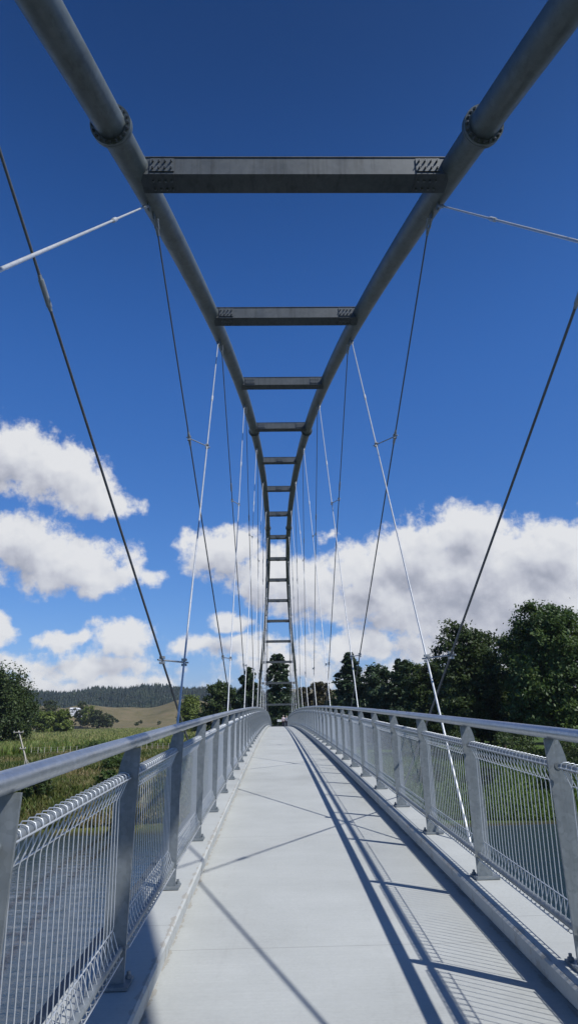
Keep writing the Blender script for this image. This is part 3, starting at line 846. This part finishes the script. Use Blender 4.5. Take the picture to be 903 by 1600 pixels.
def skin_obj(name, verts, edges, radii, mat, parent, root=0, sub=2):
    me = bpy.data.meshes.new(name); me.from_pydata(verts, edges, []); me.materials.append(mat)
    o = link(name, me, parent)
    md = o.modifiers.new('Skin', 'SKIN'); md.use_smooth_shade = True
    sv = me.skin_vertices[0].data if me.skin_vertices else None
    if sv is None:
        bm = bmesh.new(); bm.from_mesh(me); bm.verts.layers.skin.verify(); bm.to_mesh(me); bm.free(); sv = me.skin_vertices[0].data
    for i, r_ in enumerate(radii): sv[i].radius = (r_, r_); sv[i].use_root = (i == root)
    o.modifiers.new('Sub', 'SUBSURF').levels = sub; o.modifiers['Sub'].render_levels = sub
    return o
def person(loc, rot, label, shirt, trousers, hair, skin, strap, arm_up):
    p = empty('person', loc, label=label, cat='person'); p.rotation_euler = (0,0,rot)
    v = []; e = []; r_ = []
    def add(pt, rad, par=None):
        v.append(pt); r_.append(rad)
        if par is not None: e.append((par, len(v)-1))
        return len(v)-1
    pel = add((0,0,.95),.13); wa = add((0,0,1.10),.12,pel); ch = add((0,.0,1.30),.14,wa); nk0 = add((0,.0,1.44),.075,ch); nk = add((0,.01,1.50),.055,nk0)
    hd = add((0,.02,1.58),.085,nk); hd2 = add((0,.02,1.66),.092,hd); add((0,.01,1.74),.06,hd2)
    add((0,.125,1.61),.014,hd)                                             # nose
    for s in (-1,1): add((s*.098,.0,1.62),.013,hd)                         # ears
    for s in (-1,1):
        hip = add((s*.09,0,.88),.095,pel); kn = add((s*.10,.03,.50),.062,hip); an = add((s*.10,0,.09),.042,kn); add((s*.11,.15,.035),.035,an)
        sh = add((s*.185,0,1.39),.062,ch)
        if arm_up and s > 0: el = add((s*.30,.06,1.17),.042,sh); wr = add((s*.30,.30,1.20),.03,el); d = Vector((0,1,0))
        else: el = add((s*.235,-.02,1.12),.042,sh); wr = add((s*.25,.06,.90),.03,el); d = Vector((0,.12,-1)).normalized()
        pm = add(tuple(Vector(v[wr])+d*.06),.032,wr)
        sd = Vector((0,1,0)) if abs(d.z) > .5 else Vector((1,0,0))
        for q, ln in ((-1.5,.065),(-.5,.08),(.5,.075),(1.5,.06)):
            a = add(tuple(Vector(v[pm])+d*.035+sd*q*.018),.009,pm); b_ = add(tuple(Vector(v[a])+d*ln*.5),.008,a); add(tuple(Vector(v[b_])+d*ln*.4+Vector((-s*.012,0,0))),.007,b_)
        a = add(tuple(Vector(v[wr])+d*.03+sd*.038),.010,wr); add(tuple(Vector(v[a])+d*.04+sd*.012),.008,a)
    skin_obj('body', v, e, r_, skin, p)
    T = [(0,0,.93),(0,0,1.10),(0,0,1.30),(0,0,1.43)]; TR_ = [.16,.148,.165,.09]; E_ = [(0,1),(1,2),(2,3)]
    for s in (-1,1):
        T += [(s*.185,0,1.39),(s*.235,.0,1.25)] ; TR_ += [.08,.068]; k = len(T); E_ += [(2,k-2),(k-2,k-1)]
    skin_obj('shirt', T, E_, TR_, shirt, p)
    T = [(0,0,.95)]; TR_ = [.15]; E_ = []
    for s in (-1,1):
        T += [(s*.09,0,.86),(s*.10,.03,.50),(s*.10,0,.12)]; TR_ += [.112,.08,.07]; k = len(T); E_ += [(0,k-3),(k-3,k-2),(k-2,k-1)]
    skin_obj('trousers', T, E_, TR_, trousers, p)
    skin_obj('hair', [(0,-.03,1.62),(0,-.02,1.70),(0,.015,1.755)], [(0,1),(1,2)], [.088,.104,.07], hair, p)
    for s in (-1,1):
        mb = MB(); mb.box(s*.10-.045, s*.10+.045, -.06, .19, .0, .075); mb.build('shoe', M['dark_paint'], p)
        mb = MB(); mb.tube([(s*.036,.108,1.645),(s*.036,.120,1.645)], .012, 8); mb.build('eye', M['dark_paint'], p)
    mb = MB(); mb.tube([(-.026,.116,1.565),(.026,.116,1.565)], .008, 6); mb.build('mouth', M['skin_red'], p)
    if strap:
        mb = MB(); mb.tube([(-.17,-.05,1.44),(-.02,-.175,1.25),(.17,-.12,1.02)], .022, 6); mb.build('bag_strap', M['dark_paint'], p)
    return p
M['skin'] = plain('skin', (.46,.30,.22), (.52,.35,.26), .55, 6); M['skin_red'] = plain('lips', (.40,.15,.13), (.45,.18,.15), .5, 6)
M['pink_shirt'] = plain('pale_pink_cloth', (.58,.48,.52), (.66,.56,.60), .9, 8); M['white_shirt'] = plain('white_cloth', (.70,.66,.66), (.78,.75,.75), .9, 8)
M['navy'] = plain('navy_cloth', (.015,.016,.03), (.03,.03,.05), .9, 8); M['blond'] = plain('blond_hair', (.42,.36,.27), (.56,.49,.38), .7, 20); M['grey_hair'] = plain('grey_hair', (.30,.28,.25), (.42,.40,.37), .7, 20)
person((.66,104,deckz(104)), .5, 'fair haired person in pink top with dark shoulder strap standing on the far deck', M['pink_shirt'], M['navy'], M['blond'], M['skin'], True, False)
person((1.14,106.2,deckz(106.2)), -1.1, 'person in white top leaning by the right railing on the far deck', M['white_shirt'], M['navy'], M['grey_hair'], M['skin'], False, True)

# ------------------------------------------------------------------ sky, clouds, sun
SUN = Vector((.632,-.487,1.0)).normalized()
world = bpy.data.worlds.new('World'); scene.world = world; world.use_nodes = True
nt = world.node_tree; nt.nodes.clear()
CL = [(-22.55,20.71,3.71,2.41,1),(-18.85,19.58,3.87,2.27,1),(-15.28,17.88,3.19,1.26,.9),(-23.26,18.18,2.9,1.75,.6),(-21.35,14.04,4.12,2.02,1),(-17.23,12.51,4.3,2.28,1),(-14.32,11.33,3.11,1.67,.9),(-11.18,11.69,3.2,1.38,.45),(-15.0,10.0,2.3,1.04,.6),(-22.09,7.23,1.29,1.27,1),(-17.47,6.21,1.75,.8,.8),(-12.74,6.42,2.81,1.44,.9),(-14.63,4.38,7.43,1.3,.75),(-20.9,4.58,3.69,1.26,.7),(-5.91,5.91,4.26,1.15,.6),(-4.4,13.84,3.46,1.96,.95),(-.76,11.49,3.34,2.5,.9),(2.57,10.89,3.05,2.6,.95),(-3.79,7.75,2.17,.9,.9),(-7.15,12.84,2.2,1.19,.4),(4.67,15.2,1.93,1.09,.45),(16.35,14.52,3.28,2.11,1),(11.8,13.07,3.37,2.57,1),(7.88,11.92,2.86,2.27,1),(8.84,9.61,5.68,2.24,.95),(16.67,10.78,6.18,3.55,1.1),(23.13,11.95,4.59,2.62,1),(21.24,8.64,6.3,3.12,1.1),(14.06,7.95,8.28,2.19,.9),(7.01,5.59,5.33,1.47,.8),(14.39,5.7,6.64,1.85,.85),(21.8,5.34,5.2,2.21,.9),(1.06,4.26,6.41,1.46,.7),(6.89,3.1,12.98,1.13,.5),(-11.01,2.61,10.07,1.0,.45),(27.88,15.02,2.75,2.94,.7),(-27.39,20.61,4.12,2.89,.9),(-26.7,11.86,4.39,2.41,.8),
      (-16,3.0,14,1.4,.62),(16,3.0,16,1.5,.75),(-2,5.6,7,1.4,.6),(33,9,8,4,1),(46,8,9,3,.9),(-38,10,8,3,.9)]
def cloud_group():
    g = bpy.data.node_groups.new('cloud_density', 'ShaderNodeTree')
    g.interface.new_socket('Vector', in_out='INPUT', socket_type='NodeSocketVector')     # (azimuth, elevation) in degrees
    g.interface.new_socket('Dir', in_out='INPUT', socket_type='NodeSocketVector')
    g.interface.new_socket('Density', in_out='OUTPUT', socket_type='NodeSocketFloat'); g.interface.new_socket('Smooth', in_out='OUTPUT', socket_type='NodeSocketFloat')
    gi = N(g, 'NodeGroupInput'); go = N(g, 'NodeGroupOutput')
    nz = noise(g, .16, 3, .58, gi.outputs[0]); nb = noise(g, .55, 5.5, .63, gi.outputs[0])
    w1 = N(g, 'ShaderNodeVectorMath', operation='SUBTRACT'); L(g, nz.outputs['Color'], w1.inputs[0]); w1.inputs[1].default_value = (.5,.5,.5)
    w2 = N(g, 'ShaderNodeVectorMath', operation='MULTIPLY'); L(g, w1.outputs[0], w2.inputs[0]); w2.inputs[1].default_value = (5.5,3.2,0)
    w3 = N(g, 'ShaderNodeVectorMath', operation='ADD'); L(g, gi.outputs[0], w3.inputs[0]); L(g, w2.outputs[0], w3.inputs[1])
    acc = None
    for (a, el, rx, ry, w) in CL:
        s = N(g, 'ShaderNodeVectorMath', operation='MULTIPLY_ADD'); L(g, w3.outputs[0], s.inputs[0])
        s.inputs[1].default_value = (1/rx/1.22,1/ry/1.22,0); s.inputs[2].default_value = (-a/rx/1.22,-el/ry/1.22,0)
        ln = N(g, 'ShaderNodeVectorMath', operation='LENGTH'); L(g, s.outputs[0], ln.inputs[0])
        m = N(g, 'ShaderNodeMath', operation='MULTIPLY_ADD'); L(g, ln.outputs['Value'], m.inputs[0]); m.inputs[1].default_value = -.62; m.inputs[2].default_value = .62*w+.08*(w-1)
        if acc is None: acc = m.outputs[0]
        else:
            q = N(g, 'ShaderNodeMath', operation='SMOOTH_MAX'); L(g, acc, q.inputs[0]); L(g, m.outputs[0], q.inputs[1]); q.inputs[2].default_value = .12; acc = q.outputs[0]
    a1 = N(g, 'ShaderNodeMath', operation='MULTIPLY_ADD'); L(g, nb.outputs[0], a1.inputs[0]); a1.inputs[1].default_value = .95; a1.inputs[2].default_value = -.475
    a2 = N(g, 'ShaderNodeMath', operation='ADD'); L(g, acc, a2.inputs[0]); L(g, a1.outputs[0], a2.inputs[1])
    L(g, a2.outputs[0], go.inputs[0])
    ns = noise(g, .42, 2, .5, gi.outputs[0]); a3 = N(g, 'ShaderNodeMath', operation='MULTIPLY_ADD'); L(g, ns.outputs[0], a3.inputs[0]); a3.inputs[1].default_value = .8; a3.inputs[2].default_value = -.40
    a4 = N(g, 'ShaderNodeMath', operation='ADD'); L(g, acc, a4.inputs[0]); L(g, a3.outputs[0], a4.inputs[1]); L(g, a4.outputs[0], go.inputs[1])
    return g
CG = cloud_group()
tc = N(nt, 'ShaderNodeTexCoord'); sp = N(nt, 'ShaderNodeSeparateXYZ'); L(nt, tc.outputs['Generated'], sp.inputs[0])
at2 = N(nt, 'ShaderNodeMath', operation='ARCTAN2'); L(nt, sp.outputs[0], at2.inputs[0]); L(nt, sp.outputs[1], at2.inputs[1])
asn = N(nt, 'ShaderNodeMath', operation='ARCSINE'); L(nt, sp.outputs[2], asn.inputs[0])
d1 = N(nt, 'ShaderNodeMath', operation='DEGREES'); L(nt, at2.outputs[0], d1.inputs[0])
d2 = N(nt, 'ShaderNodeMath', operation='DEGREES'); L(nt, asn.outputs[0], d2.inputs[0])
cv = N(nt, 'ShaderNodeCombineXYZ'); L(nt, d1.outputs[0], cv.inputs[0]); L(nt, d2.outputs[0], cv.inputs[1])
def dens(off, o=0):
    v = cv.outputs[0]
    if off:
        ad = N(nt, 'ShaderNodeVectorMath', operation='ADD'); L(nt, v, ad.inputs[0]); ad.inputs[1].default_value = off; v = ad.outputs[0]
    gn = N(nt, 'ShaderNodeGroup'); gn.node_tree = CG; L(nt, v, gn.inputs[0]); return gn.outputs[o]
D0 = dens(None); D1 = dens((.6,2.1,0), 1); D2 = dens((.2,.45,0))
def mr(x, a, b_, c=0., d_=1., smooth=True):
    n_ = N(nt, 'ShaderNodeMapRange', inp={1:a,2:b_,3:c,4:d_}); n_.interpolation_type = 'SMOOTHSTEP' if smooth else 'LINEAR'
    L(nt, x, n_.inputs[0]); return n_.outputs[0]
alpha = mr(D0, -.09, .20)
def ma(op, x, y):
    n_ = N(nt, 'ShaderNodeMath', operation=op)
    for i, q in enumerate((x,y)):
        if isinstance(q,(int,float)): n_.inputs[i].default_value = q
        else: L(nt, q, n_.inputs[i])
    return n_.outputs[0]
occ = ma('ADD', ma('MULTIPLY', mr(D1,-.06,.66,smooth=False), .95), ma('MULTIPLY', ma('SUBTRACT', D2, D0), .75))   # how much cloud lies between here and the sun
ccol = ramp(nt, occ, [(0,(.97,.98,1.0)),(.35,(.83,.85,.90)),(.68,(.64,.66,.74)),(1,(.46,.485,.57))])
sky = N(nt, 'ShaderNodeTexSky', sky_type='NISHITA', sun_disc=False, sun_elevation=R(51.4), sun_rotation=R(127.7), altitude=50, air_density=1.0, dust_density=.4, ozone_density=3.0)
# contrast of the clear air: deep blue overhead, pale towards the horizon
SK = .085
sr = N(nt, 'ShaderNodeSeparateColor'); L(nt, sky.outputs[0], sr.inputs[0]); cc = N(nt, 'ShaderNodeCombineColor')
for i, (ga, k_) in enumerate(((1.32,.97),(.99,.92),(.80,1.26))):
    L(nt, ma('MULTIPLY', ma('POWER', ma('MULTIPLY', sr.outputs[i], SK), ga), k_/SK), cc.inputs[i])
gn_ = mr(d2.outputs[0], 26, 58, .97, .47)
vsc = N(nt, 'ShaderNodeVectorMath', operation='SCALE'); L(nt, cc.outputs[0], vsc.inputs[0]); L(nt, gn_, vsc.inputs['Scale'])
hs = vsc
CLOUD_GAIN = 9.6
cs = N(nt, 'ShaderNodeVectorMath', operation='SCALE'); L(nt, ccol.outputs[0], cs.inputs[0]); cs.inputs['Scale'].default_value = CLOUD_GAIN
bg = N(nt, 'ShaderNodeBackground', inp={'Strength':SK}); L(nt, hs.outputs[0], bg.inputs[0])
bgc = N(nt, 'ShaderNodeBackground', inp={'Strength':SK}); L(nt, cs.outputs[0], bgc.inputs[0])
m1 = N(nt, 'ShaderNodeMixShader'); L(nt, ma('MULTIPLY', alpha, .96), m1.inputs[0]); L(nt, bg.outputs[0], m1.inputs[1]); L(nt, bgc.outputs[0], m1.inputs[2])
band = ma('MULTIPLY', ma('LESS_THAN', d2.outputs[0], 26.5), ma('GREATER_THAN', d2.outputs[0], -.5))   # clouds only in the lower sky
band = ma('MULTIPLY', band, ma('LESS_THAN', ma('ABSOLUTE', d1.outputs[0], 0), 75))
m2 = N(nt, 'ShaderNodeMixShader'); L(nt, band, m2.inputs[0]); L(nt, bg.outputs[0], m2.inputs[1]); L(nt, m1.outputs[0], m2.inputs[2])
wo = N(nt, 'ShaderNodeOutputWorld'); L(nt, m2.outputs[0], wo.inputs[0])
world.cycles.sampling_method = 'MANUAL'; world.cycles.sample_map_resolution = 256

sl = bpy.data.lights.new('sun', 'SUN'); sl.energy = 4.7; sl.angle = R(.53); sl.color = (1,.985,.955)
so = bpy.data.objects.new('sun', sl); COL.objects.link(so); so.rotation_euler = SUN.to_track_quat('Z','Y').to_euler(); so.location = (60,-50,100)

# ------------------------------------------------------------------ camera
cam = bpy.data.cameras.new('camera'); co_ = bpy.data.objects.new('camera', cam); COL.objects.link(co_)
rt = Vector((.99966464,-.01850666,-.01811384)); up = Vector((.01182381,-.2961236,.95507644)); fw = Vector((.02303921,.95497032,.29580547))
mw = Matrix(((rt.x,up.x,-fw.x,-.43159),(rt.y,up.y,-fw.y,0),(rt.z,up.z,-fw.z,0),(0,0,0,1)))
co_.matrix_world = mw
cam.sensor_fit = 'VERTICAL'; cam.sensor_height = 36; cam.sensor_width = 36*903/1600
cam.lens = 1043.6*36/1600; cam.clip_start = .05; cam.clip_end = 20000
scene.camera = co_
hz_ = MB(); hz_.box(-2950,2950,-2950,2950,-15.5,118)
hm = bpy.data.materials.new('thin_haze'); hm.use_nodes = True; hn = hm.node_tree; hn.nodes.clear()
pv_ = N(hn, 'ShaderNodeVolumePrincipled', inp={'Color':(.80,.88,1,1),'Density':.00007,'Anisotropy':.3}); ho = N(hn, 'ShaderNodeOutputMaterial'); L(hn, pv_.outputs[0], ho.inputs['Volume'])
hz_.build('haze', hm, kind='stuff', label='thin summer haze over the river flats and hills', cat='haze')
scene.render.engine = 'CYCLES'
scene.cycles.max_bounces = 5; scene.cycles.diffuse_bounces = 3; scene.cycles.glossy_bounces = 3; scene.cycles.transmission_bounces = 2
scene.cycles.use_adaptive_sampling = True; scene.cycles.adaptive_threshold = .015
vs_ = scene.view_settings
vs_.view_transform = 'Standard'; vs_.look = 'None'; vs_.gamma = 1; vs_.exposure = 0
try: vs_.use_curve_mapping = False
except Exception: pass
